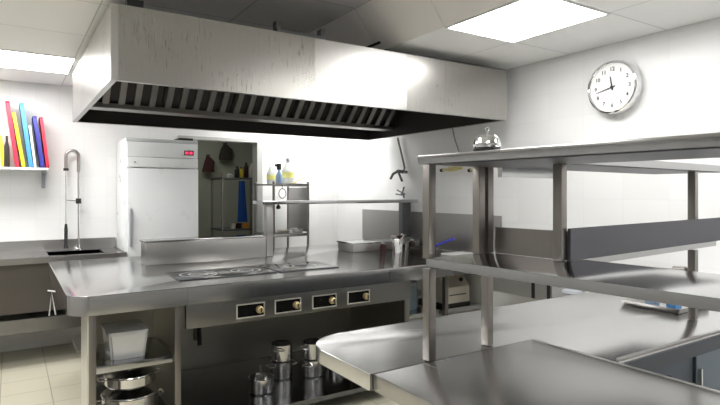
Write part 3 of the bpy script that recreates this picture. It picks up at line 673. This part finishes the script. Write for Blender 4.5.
bm = bmesh.new(); lathe(bm, [(0, 0), (.010, 0), (.010, .01), (0, .011)], (xf-.001, cy, cz), 18, 'x'); obj('hand_hub', bm, 'ink', t)
def text_mesh(s, size):
    cu = bpy.data.curves.new('numeral', 'FONT'); cu.body = s; cu.size = size; cu.align_x = 'CENTER'; cu.align_y = 'CENTER'; cu.extrude = .0006; cu.offset = .0006
    o = bpy.data.objects.new('numeral', cu); COL.objects.link(o)
    dg = bpy.context.evaluated_depsgraph_get(); me = bpy.data.meshes.new_from_object(o.evaluated_get(dg))
    bpy.data.objects.remove(o); bm = bmesh.new(); bm.from_mesh(me); bpy.data.meshes.remove(me); return bm
for k in range(1, 13):
    bm = text_mesh(str(k), .036)
    a = 2*PI*k/12; rr = .122
    mt = Matrix(((0, 0, -1, xf-.0008), (-1, 0, 0, cy-rr*math.sin(a)), (0, 1, 0, cz+rr*math.cos(a)), (0, 0, 0, 1)))
    bmesh.ops.transform(bm, matrix=mt, verts=bm.verts[:]); obj('numeral', bm, 'ink', fc)

# drawer counter along right wall (under the pass)
t = thing('wall_counter', 'low grey drawer counter fixed along the right wall behind the pass', 'counter', (3.28, 2.45, .68))
obj('counter_top', boxes((3.06, XW-.002, 2.38, 2.98, .872, .90), bev=.003), 'top', t)
obj('counter_body', boxes((3.09, XW-.002, 2.385, 2.96, .70, .871)), 'cabp', t)
for y in (2.41, 2.54): obj('handle_slot', boxes((3.082, 3.0895, y-.012, y+.012, .705, .86)), 'black', t)
bm = bmesh.new(); lathe(bm, [(0, 0), (.06, 0), (.07, .012), (.06, .028), (0, .03)], (3.12, 2.25, .775), 28); tube(bm, [(3.12, 2.25, .79), (XW-.002, 2.25, .79)], .012, 10); box(bm, 3.2, 3.23, 2.25, 2.386, .78, .80); obj('round_foot', bm, 'grey', t)

# ================================================================= FRONT TABLES AND PASS
TXL, TY_, TFAR = .91, 1.355, 1.82
BX1, AY0 = 1.64, 1.02
t = thing('serving_table', 'bright steel table with a rounded corner running behind the pass to the wall', 'table', (2.2, 1.6, 0))
pts = rounded(TXL, TXL+.5, TY_, TFAR, (0, 0, 0, .16), 8)
far = [(XW-.003, TFAR)] ; poly = [(TXL, TY_), (BX1+.001, TY_), (BX1+.001, AY0), (XW-.003, AY0), (XW-.003, TFAR)] + pts[3:]
bm = bmesh.new(); prism(bm, poly, .85, .90, bev=.003); obj('worktop', bm, 'tabl', t)
obj('front_rim', boxes((BX1+.03, XW-.01, AY0+.002, AY0+.018, .9005, .906)), 'steel', t)
obj('front_fascia', boxes((BX1+.012, XW-.01, AY0-.006, AY0-.001, .84, .892)), 'cabd', t)
cb = obj('cabinet', boxes((BX1+.03, XW-.01, AY0+.035, TFAR-.05, .10, .849)), 'cabd', t)
d1 = obj('cabinet_door', boxes((BX1+.04, 2.17, AY0+.02, AY0+.034, .12, .83), bev=.002), plain('blue_grey_steel', (.10, .115, .145), .4, .8), t)
bm = bmesh.new(); lathe(bm, [(0, 0), (.008, 0), (.008, .006), (0, .006)], (2.0, AY0+.02, .78), 12, 'y'); obj('door_lock', bm, 'black', d1)
d2 = obj('cabinet_door', boxes((2.18, 2.80, AY0+.012, AY0+.034, .12, .83), bev=.002), plain('pale_blue_steel', (.20, .235, .28), .4, .8), t)
obj('door_handle', boxes((2.195, 2.205, AY0, AY0+.011, .70, .78), bev=.002), 'chrome', d2)
obj('cabinet_door', boxes((2.81, 3.42, AY0+.012, AY0+.034, .12, .83), bev=.002), 'dark', t)
obj('plinth', boxes((BX1+.06, XW-.03, AY0+.08, TFAR-.1, 0, .099)), 'black', t)
for (x, y) in ((1.40, 1.66),): obj('leg', boxes((x, x+.035, y, y+.035, 0, .849)), 'post', t)
obj('undershelf', boxes((1.38, BX1, TY_+.04, 1.70, .20, .23)), 'under', t)
t = thing('prep_table', 'nearest grey steel table carrying the pass shelves', 'table', (1.27, .4, 0))
obj('worktop', boxes((TXL+.010, BX1, -.9, TY_-.003, .85, .9005), bev=.003), 'topd', t)
for (x, y) in ((.96, 1.24), (1.56, .98), (.96, -.8), (1.56, -.8)): obj('leg', boxes((x, x+.035, y, y+.035, 0, .849)), 'post', t)
obj('undershelf', boxes((.96, 1.60, -.8, 1.28, .20, .23)), 'under', t)
obj('edge_strip', boxes((BX1-.012, BX1-.002, -.9, TY_-.01, .901, .904)), 'steel', t)

ZT, ZL = 1.570, 1.232
t = thing('pass_shelf', 'two tier stainless pass shelf on square posts in the right foreground', 'pass shelf', (1.155, 1.38, .9))
ps = t
obj('top_board', mb(prism, [(1.13, -.5), (1.50, -.5), (1.50, 1.06), (2.75, 1.06), (2.75, 1.385), (1.50, 1.385), (1.50, 1.40), (1.13, 1.40)], ZT-.028, ZT, bev=.002), 'shelf', t)
obj('underside_shade', mb(prism, [(1.145, -.48), (1.485, -.48), (1.485, 1.075), (2.73, 1.075), (2.73, 1.37), (1.145, 1.37)], ZT-.031, ZT-.0285), 'dark', t)  # thin dark plate painting the shade beneath the top board
obj('underside_shade', mb(prism, [(1.17, -.48), (1.51, -.48), (1.51, 1.095), (2.68, 1.095), (2.68, 1.37), (1.17, 1.37)], ZL-.031, ZL-.0285), 'dark', t)  # same painted shade beneath the lower board
obj('lower_board', mb(prism, [(1.155, -.5), (1.525, -.5), (1.525, 1.08), (2.7, 1.08), (2.7, 1.385), (1.155, 1.385)], ZL-.028, ZL, bev=.002), 'shelf', t)
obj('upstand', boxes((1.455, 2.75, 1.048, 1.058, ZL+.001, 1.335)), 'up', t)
obj('upstand', boxes((1.4585, 1.463, 1.0585, 1.345, ZL+.001, 1.325)), 'post', t)  # lighter steel on this leg imitates its reflection
pw = .031
def post(x, y, z0, z1_): obj('post', boxes((x, x+pw, y, y+pw, z0, z1_), bev=.002), 'post', t)
post(1.135, 1.352, .902, ZL-.0315); post(1.135, 1.352, ZL+.001, ZT-.0315)
post(1.425, 1.352, .902, ZL-.0315); post(1.425, 1.35, ZL+.001, ZT-.0315); post(1.38, 1.352, ZL+.001, ZT-.0315)
post(1.425, 1.061, ZL+.001, ZT-.0315)
post(2.44, 1.068, .902, ZL-.0315); post(2.44, 1.068, ZL+.001, ZT-.0315)
post(1.155, -.3, .902, ZL-.0315); post(1.155, -.3, ZL+.001, ZT-.0315)
post(1.425, -.3, .902, ZL-.0315); post(1.425, -.3, ZL+.001, ZT-.0315)
obj('stiffener', boxes((1.51, 1.86, 1.355, 1.375, ZT-.065, ZT-.0315)), 'shelf', t)
ps.rotation_euler.z = math.radians(4.5)
# service bell
bl = onX(487, 150, 1.18)
t = thing('service_bell', 'small chrome service bell standing on the top pass shelf', 'bell', (1.185, bl.y, ZT))
bx, by = 1.20, bl.y*1.20/1.18
bm = bmesh.new(); lathe(bm, [(0, 0), (.040, 0), (.042, .006), (.038, .010), (0, .010)], (bx, by, ZT+.001), 28); obj('bell_base', bm, 'black', t)
bm = bmesh.new(); lathe(bm, [(.040, .012), (.041, .014), (.040, .026), (.036, .040), (.026, .048), (0, .051)], (bx, by, ZT+.001), 32); obj('bell_dome', bm, 'chrome', t)
bm = bmesh.new(); lathe(bm, [(0, .050), (.003, .050), (.003, .062), (.007, .064), (.007, .070), (0, .072)], (bx, by, ZT+.001), 14); obj('plunger', bm, 'chrome', t)

# tray with packs on serving table, tap by wall
t = thing('steel_tray', 'shallow steel tray with small packets on the table behind the pass', 'tray', (2.63, 1.40, .9))
bm = bmesh.new(); frus(bm, 2.52, 2.78, 1.27, 1.53, .9015, .925, .012, .004); obj('tray_body', bm, 'steel', t)
for (x, y, m_, lab) in ((2.58, 1.42, 'skyb', 'light blue packet lying in the tray behind the pass'), (2.66, 1.36, 'whited', 'white packet lying in the tray behind the pass'), (2.60, 1.33, 'blue', 'strong blue packet lying in the tray behind the pass')):
    tag(obj('packet', boxes((x-.03, x+.03, y-.022, y+.022, .9065, .935), bev=.006), m_), lab, 'packet')
a, b_ = onX(628, 266.5, XW-.06), onX(686, 270.5, XW-.06)
t = thing('counter_tap', 'long thin grey tap spout fixed low on the right wall behind the pass', 'tap', (XW-.05, b_.y, b_.z))
bm = bmesh.new(); tube(bm, [a, a.lerp(b_, .75), b_], [.005, .007, .009], 10); obj('spout', bm, 'post', t)
bm = bmesh.new(); tube(bm, [a.lerp(b_, .8), b_], .022, 12); obj('tap_body', bm, 'post', t)
bm = bmesh.new(); tube(bm, [b_, (XW-.001, b_.y, b_.z)], .018, 12); obj('wall_mount', bm, 'pot', t)
